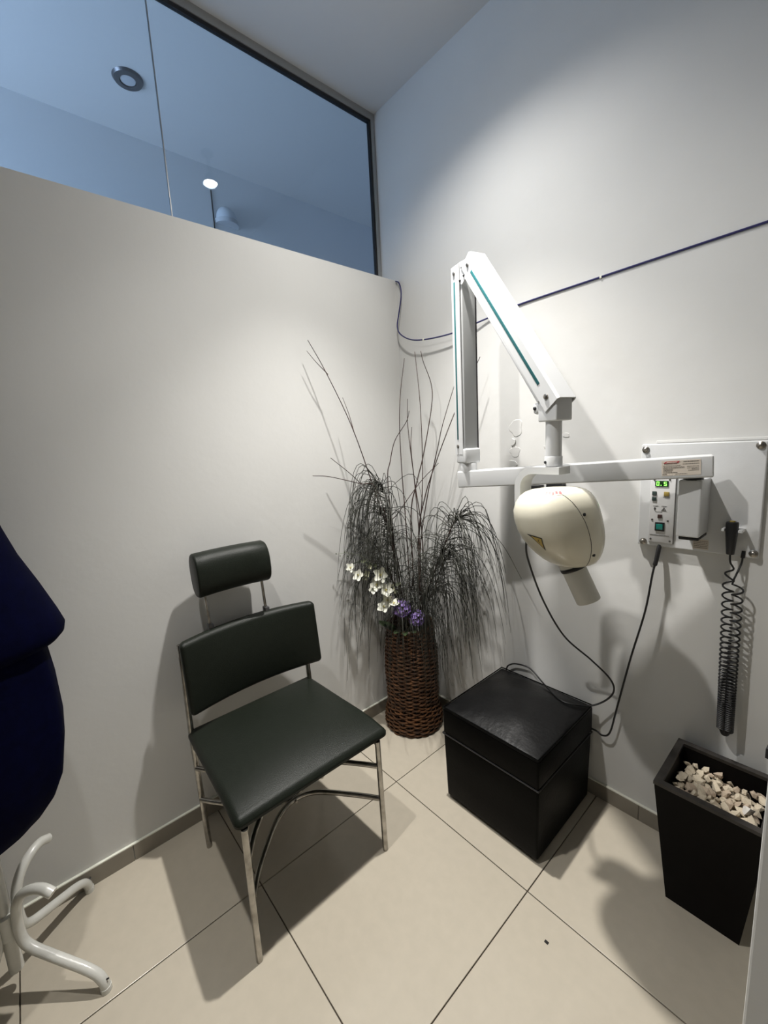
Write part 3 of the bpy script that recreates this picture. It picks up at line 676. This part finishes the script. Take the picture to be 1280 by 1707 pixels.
path = [(-.034, 1.306), (.0, 1.306), (.052, 1.306)] + [(.052 + .05 * sin(a), 1.256 + .05 * cos(a)) for a in [pi / 2 * i / 8 for i in range(1, 9)]] + [(.102, 1.20), (.102, 1.15)]
mb = MB(); hw, ht = .026, .010; vs = []
for i, (a, b) in enumerate(path):
    a0, b0 = path[max(i - 1, 0)]; a1, b1 = path[min(i + 1, len(path) - 1)]; L_ = math.hypot(a1 - a0, b1 - b0); na, nb = -(b1 - b0) / L_, (a1 - a0) / L_
    for (s, w_) in ((ht, -hw), (ht, hw), (-ht, hw), (-ht, -hw)): vs.append(YC + yd * (a + na * s) + yn * w_ + V(0, 0, b + nb * s))
k = len(path); mb.add(vs, [(i * 4 + j, i * 4 + (j + 1) % 4, i * 4 + 4 + (j + 1) % 4, i * 4 + 4 + j) for i in range(k - 1) for j in range(4)] + [(3, 2, 1, 0), (4 * k - 4, 4 * k - 3, 4 * k - 2, 4 * k - 1)])
yo = obj('yoke', mb, 'enamel', X)
obj('yoke_screw', MB().lathe([(.004, -.001), (.004, .003)], YC + yd * .0875 + V(0, 0, 1.236), 10, basis(V(0, 0, 1), -yd)), 'gasket', yo)
# tube head
HCN = V(1.041, -.434, 1.157)
IR = V(.88, .47, 0); AW = V(-.47, .88, 0)
wdir = (V(0, 0, -1) * cos(math.radians(3)) + IR * sin(math.radians(3)) - AW * .05).normalized()      # body axis, down
tdir = (V(0, 0, -1) * cos(math.radians(24)) + IR * sin(math.radians(24)) - AW * .10).normalized()    # beam axis
adir = (IR * .80 + AW * .60).normalized(); RH = basis(wdir, adir)      # x = down to the port, z = across the seam
AA, BB, NX = .101, .099, 3.0
PRF = [(-.106, .0), (-.1055, .30), (-.103, .52), (-.097, .68), (-.086, .81), (-.069, .915), (-.046, .98), (-.020, 1.0), (.008, .99), (.034, .95), (.059, .87), (.080, .77), (.098, .655), (.110, .54), (.116, .43)]
def hs(x_, th, lift=0):
    for (x0, s0), (x1, s1) in zip(PRF, PRF[1:]):
        if x_ <= x1: s = s0 + (s1 - s0) * (x_ - x0) / (x1 - x0); break
    else: s = PRF[-1][1]
    s = max(s, .01); c_, s_ = cos(th), sin(th); sh = .052 * (max(0, x_ + .05) / .166) ** 1.5
    return HCN + RH @ V(x_, SD * (BB * s + lift) * abs(c_) ** (2 / NX) * (1 if c_ >= 0 else -1), (AA * s + lift) * abs(s_) ** (2 / NX) * (1 if s_ >= 0 else -1) + sh)
SD = 1 if (RH @ V(0, 1, 0)).dot(CAM - HCN) > 0 else -1      # side of the local y axis that faces the viewer
n = 48; vs = [hs(x_, 2 * pi * j / n) for (x_, s) in PRF for j in range(n)]
k = len(PRF); mb = MB().add(vs, [(i * n + j, i * n + (j + 1) % n, (i + 1) * n + (j + 1) % n, (i + 1) * n + j) for i in range(k - 1) for j in range(n)] + [tuple(range(n - 1, -1, -1)), tuple((k - 1) * n + j for j in range(n))])
head = obj('tube_head', mb, 'cream', X, angle=80)
def hsa(x_, a, lift=0):
    for (x0, s0), (x1, s1) in zip(PRF, PRF[1:]):
        if x_ <= x1: s = s0 + (s1 - s0) * (x_ - x0) / (x1 - x0); break
    return hs(x_, math.asin(max(-1, min(1, math.copysign(min(1, abs(a) / (AA * s)) ** (NX / 2), a)))), lift)
SEAM = spline([(-.101, -.050, 0), (-.094, -.038, 0), (-.080, -.025, 0), (-.050, -.006, 0), (-.010, .008, 0), (.040, .012, 0), (.080, .008, 0), (.112, .0, 0)], 8)
obj('seam', MB().tube([hsa(q.x, q.y, .0001) for q in SEAM], .0008, 5), 'ink', head)
for x_, a in ((-.036, .009), (.078, .018)):
    obj('seam_screw', MB().lathe([(.0045, -.002), (.0045, .0012), (.0005, .0015)], hsa(x_, a), 12, basis(wdir, (RH @ V(0, SD, 0)))), 'gasket', head)
pc = HCN + RH @ V(.106, 0, .042); RT = basis(tdir.orthogonal(), tdir)
obj('port_ring', MB().lathe([(.034, -.02), (.034, .016)], pc, 32, RT), 'tube', X)
obj('port_band', MB().lathe([(.0335, .014), (.035, .016), (.035, .024), (.0335, .026)], pc, 32, RT), 'black', X)
obj('collimator_tube', MB().lathe([(.0325, .020), (.0325, .118), (.031, .121), (.029, .118), (.029, .03)], pc, 36, RT, cap=False), 'tube', X)
# stickers on the head
def strip(mb, x0, x1, t0, t1, lift, n_=4):
    vs = [hs(x0 + (x1 - x0) * i / n_, t0 + (t1 - t0) * j / n_, lift) for i in range(n_ + 1) for j in range(n_ + 1)]
    mb.add(vs, [(i * (n_ + 1) + j, i * (n_ + 1) + j + 1, (i + 1) * (n_ + 1) + j + 1, (i + 1) * (n_ + 1) + j) for i in range(n_) for j in range(n_)])
def tri_patch(mb, P, lift, n_=6):
    vs = []; ix = {}
    for i in range(n_ + 1):
        for j in range(n_ + 1 - i):
            u, v = i / n_, j / n_; w_ = 1 - u - v; ix[i, j] = len(vs)
            vs.append(hs(P[0][0] * w_ + P[1][0] * u + P[2][0] * v, P[0][1] * w_ + P[1][1] * u + P[2][1] * v, lift))
    fs = []
    for i in range(n_):
        for j in range(n_ - i):
            fs.append((ix[i, j], ix[i + 1, j], ix[i, j + 1]))
            if i + j < n_ - 1: fs.append((ix[i + 1, j], ix[i + 1, j + 1], ix[i, j + 1]))
    mb.add(vs, fs)
#STICK
TR = [(.014, -1.60), (.020, -1.22), (.058, -1.33)]; LG = (-.1005, -.090, -1.0, -.25)
mb = MB(); tri_patch(mb, TR, .0006); sgn_ = obj('radiation_sign', mb, 'ink', head, False)
c_ = (sum(p[0] for p in TR) / 3, sum(p[1] for p in TR) / 3); TI = [(c_[0] + (a - c_[0]) * .76, c_[1] + (b - c_[1]) * .76) for a, b in TR]
mb = MB(); tri_patch(mb, TI, .0010); obj('sign_face', mb, 'yellow', sgn_, False)
mb = MB()
for k in range(3):
    an = 2 * pi * k / 3 + .5; pts = [(c_[0], c_[1])] + [(c_[0] + .0062 * cos(an + d_), c_[1] + .030 * sin(an + d_)) for d_ in (-.5, 0, .5)]
    mb.add([hs(x_, a, .0014) for x_, a in pts], [(0, 1, 2), (0, 2, 3)])
obj('trefoil', mb, 'ink', sgn_, False)
mb = MB(); strip(mb, *LG, .0008, 8); lg = obj('logo_sticker', mb, 'petal', head, False)
mb = MB(); rnd = random.Random(3)
for k in range(5):
    q0 = LG[2] + (LG[3] - LG[2]) * (k + .1) / 5; strip(mb, LG[0] + rnd.uniform(.001, .004), LG[1] - rnd.uniform(.001, .004), q0, q0 + (LG[3] - LG[2]) * .13, .0013, 3)
obj('logo_print', mb, 'pinkred', lg, False)
# dark socket of the old wall fitting behind the bar
tag(obj('wall_bracket', MB().box((.80, -.03, 1.175), (.86, -.001, 1.235)).box((.74, -.05, 1.18), (.775, -.001, 1.215)), 'gasket', org=(.8, 0, 1.175)), 'small dark wall fitting behind the x-ray head', 'bracket')

# exposure hand switch in its clip and its coiled cord
cl = obj('switch_clip', rbox((1.334, -.030, 1.108), (1.384, -.0155, 1.116), .003, 1, None, 2), 'enamel', X)
obj('clip_arm', rbox((1.336, -.056, 1.108), (1.343, -.024, 1.117), .002, 1, None, 2), 'enamel', cl); obj('clip_arm', rbox((1.373, -.060, 1.108), (1.383, -.024, 1.117), .002, 1, None, 2), 'enamel', cl)
t = thing('exposure_switch', (1.36, -.044, .99), 'black exposure hand switch with a long hanging coiled cord', 'hand switch')
obj('handle', MB().lathe([(.0085, 1.043), (.0095, 1.045), (.0145, 1.108), (.0148, 1.132), (.0135, 1.136), (.0075, 1.137), (.0070, 1.134), (.0005, 1.134)], V(1.358, -.046, 0), 24), 'black', t)
obj('push_button', MB().lathe([(.0065, 1.132), (.0065, 1.139), (.0005, 1.140)], V(1.358, -.046, 0), 16), 'mustard', t)
def coil(x0, x1, ztop, zbot, hand):
    pts = []; ph = 0; z_ = ztop
    while z_ > zbot:
        u = (ztop - z_) / (ztop - zbot); pitch = .027 * (1 - u) ** 1.6 + .0054
        x_ = x0 + (x1 - x0) * u; rr = .0125 - .002 * u
        pts.append(V(x_ + rr * cos(ph) * hand, -.040 + rr * sin(ph), z_)); ph += 2 * pi / 12; z_ -= pitch / 12
    return pts
ca = coil(1.358, 1.370, .965, .500, 1); cb_ = coil(1.380, 1.386, .955, .500, -1)
P = spline([(1.358, -.046, 1.045), (1.360, -.046, 1.02), (1.368, -.044, 1.0), (1.350, -.044, .985), ca[0]], 6) + ca[1:]
Q = spline([(1.382, -.018, 1.034), (1.381, -.022, 1.015), (1.374, -.034, .985), (1.370, -.038, .97), cb_[0]], 6) + cb_[1:]
bot = spline([(1.372, -.040, .512), (1.373, -.040, .496), (1.378, -.040, .488), (1.383, -.040, .496), (1.384, -.040, .512)], 6)
obj('coiled_cord', MB().tube(P, .0026, 6).tube(Q, .0026, 6).tube(bot, .0085, 8), 'rubber', t)
obj('cord_boot', MB().tube([(1.383, -.014, 1.05), (1.382, -.018, 1.030)], .005, 8), 'rubber', t)
# power cables
tag(obj('power_cable', MB().tube(spline([(1.176, -.011, 1.036), (1.175, -.018, 1.02), (1.172, -.026, .985), (1.165, -.03, .94), (1.149, -.03, .808), (1.111, -.03, .622), (1.075, -.03, .422), (1.055, -.03, .315), (1.030, -.03, .288), (.998, -.025, .292), (.93, -.018, .28)], 8), [.0065] * 20 + [.0032] * 61, 8), 'rubber', org=(1.05, -.03, .29)), 'black cable hanging from the control panel to behind the ottoman', 'cable')
hc = [(.935, -.385, 1.12), (.915, -.37, 1.075), (.900, -.33, 1.006), (.902, -.24, .849), (.939, -.16, .701), (1.009, -.10, .612), (1.060, -.07, .551), (1.070, -.05, .499), (1.045, -.042, .447), (.998, -.058, .4085), (.945, -.108, .414), (.897, -.112, .417), (.815, -.060, .416), (.737, -.022, .433), (.695, -.020, .436), (.640, -.020, .420), (.612, -.018, .37), (.62, -.018, .20)]
tag(obj('head_cable', MB().tube(spline(hc, 8), .0032, 8), 'rubber', org=(.9, -.1, .2)), 'black cable looping from the x-ray head over the ottoman', 'cable')
# blue network cable
bc = [(.004, -.006, 2.186), (.030, -.010, 2.170), (.046, -.014, 2.135), (.050, -.02, 2.094), (.034, -.024, 2.023), (.022, -.026, 1.97), (.046, -.03, 1.928), (.119, -.034, 1.887), (.215, -.032, 1.868), (.356, -.026, 1.862), (.468, -.016, 1.875), (.542, -.008, 1.885), (.664, -.003, 1.899), (.97, -.0025, 1.904), (1.15, -.0025, 1.906), (1.374, -.0025, 1.908), (2.3, -.0025, 1.915)]
t = thing('blue_cable', (.66, 0, 1.899), 'thin blue cable running level along the right wall from the corner', 'cable')
obj('cable', MB().tube(spline(bc, 8), .0032, 6), 'blue_cable', t)
for x_, z_ in ((.20, 1.870), (.968, 1.904), (.60, 1.893)): obj('cable_clip', MB().box((x_ - .003, -.0065, z_ - .004), (x_ + .003, 0, z_ + .004)) if x_ > .3 else MB().box((x_ - .004, -.036, z_ - .004), (x_ + .004, -.029, z_ + .005)), 'petal', t, False)

# ------------------------------------------------------------------ planter with stones
PX, PY = 1.3865, -.147
t = thing('planter', (PX, PY, 0), 'black tapered square planter filled with pale stones', 'planter')
hb, htp, ZT = .0865, .124, .400
def pf(z_): return hb + (htp - hb) * z_ / ZT
def sq(h, z_): return [V(PX - h, PY - h, z_), V(PX + h, PY - h, z_), V(PX + h, PY + h, z_), V(PX - h, PY + h, z_)]
vs = sq(pf(0), 0) + sq(pf(.392), .392) + sq(pf(.392) - .016, .392) + sq(pf(.26) - .016, .26)
obj('body', MB().add(vs, [(3, 2, 1, 0)] + [(r * 4 + i, r * 4 + (i + 1) % 4, r * 4 + 4 + (i + 1) % 4, r * 4 + 4 + i) for r in range(3) for i in range(4)] + [(12, 13, 14, 15)]), 'planter', t, False)
for k in range(4):
    a, b = sq(htp + .001, 0)[k], sq(htp + .001, 0)[(k + 1) % 4]; c, d_ = sq(htp - .018, 0)[k], sq(htp - .018, 0)[(k + 1) % 4]
    vs = [q + V(0, 0, .390) for q in (a, b, d_, c)] + [q + V(0, 0, ZT) for q in (a, b, d_, c)]
    obj('rim_board', MB().add(vs, [(3, 2, 1, 0), (4, 5, 6, 7), (0, 1, 5, 4), (1, 2, 6, 5), (2, 3, 7, 6), (3, 0, 4, 7)]), 'planter_rim', t, False)
obj('soil', MB().box((PX - .09, PY - .09, .29), (PX + .09, PY + .09, .318)), 'soil', t, False)
# stones
def stone_mesh(seed):
    rnd = random.Random(seed); bm = bmesh.new(); bmesh.ops.create_icosphere(bm, subdivisions=1, radius=1)
    pl = [(Vector((rnd.gauss(0, 1), rnd.gauss(0, 1), rnd.gauss(0, 1))).normalized(), rnd.uniform(.3, .7)) for _ in range(7)]
    for v in bm.verts:
        v.co *= rnd.uniform(.85, 1.2)
        for nrm, d in pl:
            e = v.co.dot(nrm) - d
            if e > 0: v.co -= nrm * e
    me = bpy.data.meshes.new('stone'); bm.to_mesh(me); bm.free(); return me
SM = [stone_mesh(40 + i) for i in range(12)]
for i, me in enumerate(SM): me.materials.append(M[['stone', 'stone', 'stone_b', 'stone'][i % 4]])
rnd = random.Random(21); placed = []; tries = 0
while len(placed) < 130 and tries < 9000:
    tries += 1
    x_ = PX + rnd.uniform(-.090, .090); y_ = PY + rnd.uniform(-.090, .090)
    lay = 0 if len(placed) < 60 else 1
    z_ = .330 + .016 * lay + rnd.uniform(-.002, .005) + .006 * (x_ < PX)
    if all((Vector((x_, y_, z_)) - q).length > .0175 for q in placed):
        placed.append(Vector((x_, y_, z_)))
        o = bpy.data.objects.new('stone', SM[len(placed) % 12]); COL.objects.link(o); o.location = (x_, y_, z_)
        s = rnd.uniform(.013, .019); o.scale = (s * rnd.uniform(1, 1.5), s, s * rnd.uniform(.5, .8))
        o.rotation_euler = (rnd.uniform(-.9, .9), rnd.uniform(-.9, .9), rnd.uniform(0, 6.3))
        hue = 'brownish' if SM[len(placed) % 12].materials[0].name == 'stone_b' else 'pale beige'
        fx = 'left' if x_ < PX - .03 else 'right' if x_ > PX + .03 else 'middle'
        fy = 'along the front rim' if y_ < PY - .03 else 'against the back side' if y_ > PY + .03 else 'in the centre row'
        tag(o, f"{hue} {'top-layer' if lay else 'lower'} stone at the {fx} of the planter, {fy}", 'stone', 'stones in the black planter')
me = stone_mesh(77); me.materials.append(M['stone_w']); o = bpy.data.objects.new('stone', me); COL.objects.link(o)
o.location = (PX + .072, PY - .015, .362); o.scale = (.021, .017, .017); o.rotation_euler = (.3, .2, .5)
tag(o, 'largest whitest stone on top at the right end of the planter', 'stone', 'stones in the black planter')

# ------------------------------------------------------------------ coat stand with coat
SC = V(.195, -1.722, 0)
t = thing('coat_stand', SC, 'white tubular coat stand with scrolled legs at the left edge', 'coat stand')
obj('pole', MB().tube([SC + V(0, 0, .06), SC + V(0, 0, 1.78)], .016, 16), 'white_paint', t)
obj('finial', MB().lathe([(.012, 1.778), (.026, 1.795), (.028, 1.81), (.018, 1.83), (.001, 1.836)], SC, 20), 'white_paint', t)
LP = [(.150, .305), (.125, .318), (.095, .316), (.065, .300), (.043, .268), (.034, .225), (.033, .180), (.040, .150), (.062, .130), (.10, .112), (.16, .086), (.20, .068), (.228, .050), (.242, .028), (.246, .006)]
for k in range(4):
    a = pi / 4 + k * pi / 2; d_ = V(cos(a), sin(a), 0)
    lg = obj('leg', MB().tube(spline([SC + d_ * r + V(0, 0, z_) for r, z_ in LP], 4), .0125, 12), 'white_paint', t)
    obj('foot_cap', MB().tube([SC + d_ * .2455 + V(0, 0, .014), SC + d_ * .246 + V(0, 0, 0)], .0135, 12), 'white_paint', lg)
    obj('screw', MB().tube([SC + d_ * .252 + V(0, 0, .036), SC + d_ * .258 + V(0, 0, .039)], .002, 6), 'gasket', lg)
    hk = [(.014, 1.70), (.05, 1.70), (.10, 1.735), (.125, 1.775), (.12, 1.80)]
    obj('hook', MB().tube(spline([SC + d_ * r + V(0, 0, z_) for r, z_ in hk], 4), .009, 8), 'white_paint', t)
obj('leg_clamp', MB().lathe([(.016, .165), (.024, .17), (.024, .235), (.016, .24)], SC, 20), 'white_paint', t)
# coat: a draped sheet around the pole, body and overlapping cape part
def drape(name, prof, m, parent, folds, amp, seed, thick=.012, front=0):
    rnd = random.Random(seed); ph = [rnd.uniform(0, 6) for _ in range(3)]; n = 72; vs = []
    for i, (z_, rx, ry) in enumerate(prof):
        u = i / (len(prof) - 1)
        for j in range(n):
            th = 2 * pi * j / n
            f = 1 + amp * (.4 + .6 * u) * (sin(folds * th + ph[0] + .4 * u) + .5 * sin((folds * 2 - 1) * th + ph[1]))
            vs.append(SC + V(.02 + rx * f * cos(th), ry * f * sin(th), z_))
    k = len(prof); mb = MB().add(vs, [(i * n + j, i * n + (j + 1) % n, (i + 1) * n + (j + 1) % n, (i + 1) * n + j) for i in range(k - 1) for j in range(n)] + [tuple(range(n)), tuple((k - 1) * n + j for j in range(n))])
    return obj(name, mb, m, parent, angle=70)
ct = thing('coat', SC + V(0, 0, .5), 'dark navy coat hanging on the white coat stand', 'coat')
drape('body', [(1.60, .05, .05), (1.50, .10, .10), (1.30, .14, .14), (1.05, .155, .170), (.93, .160, .190), (.86, .165, .196), (.75, .170, .198), (.68, .170, .192), (.60, .165, .178), (.55, .155, .155), (.515, .14, .125), (.495, .11, .085), (.488, .05, .04)], 'navy', ct, 7, .022, 2)
drape('cape', [(1.62, .055, .055), (1.52, .10, .10), (1.35, .13, .125), (1.25, .145, .146), (1.18, .155, .165), (1.10, .165, .195), (1.02, .175, .222), (.985, .178, .232), (.968, .176, .228), (.955, .168, .215), (.948, .15, .19)], 'navy', ct, 4, .015, 4)

# a dark fleck on the floor
tag(obj('dark_fleck', rbox((1.108, -.607, .0), (1.119, -.599, .002), .0009, 1, lambda p, q: p, 1), 'fleck', org=(1.113, -.603, 0)), 'tiny dark fleck lying on the floor tile', 'debris')
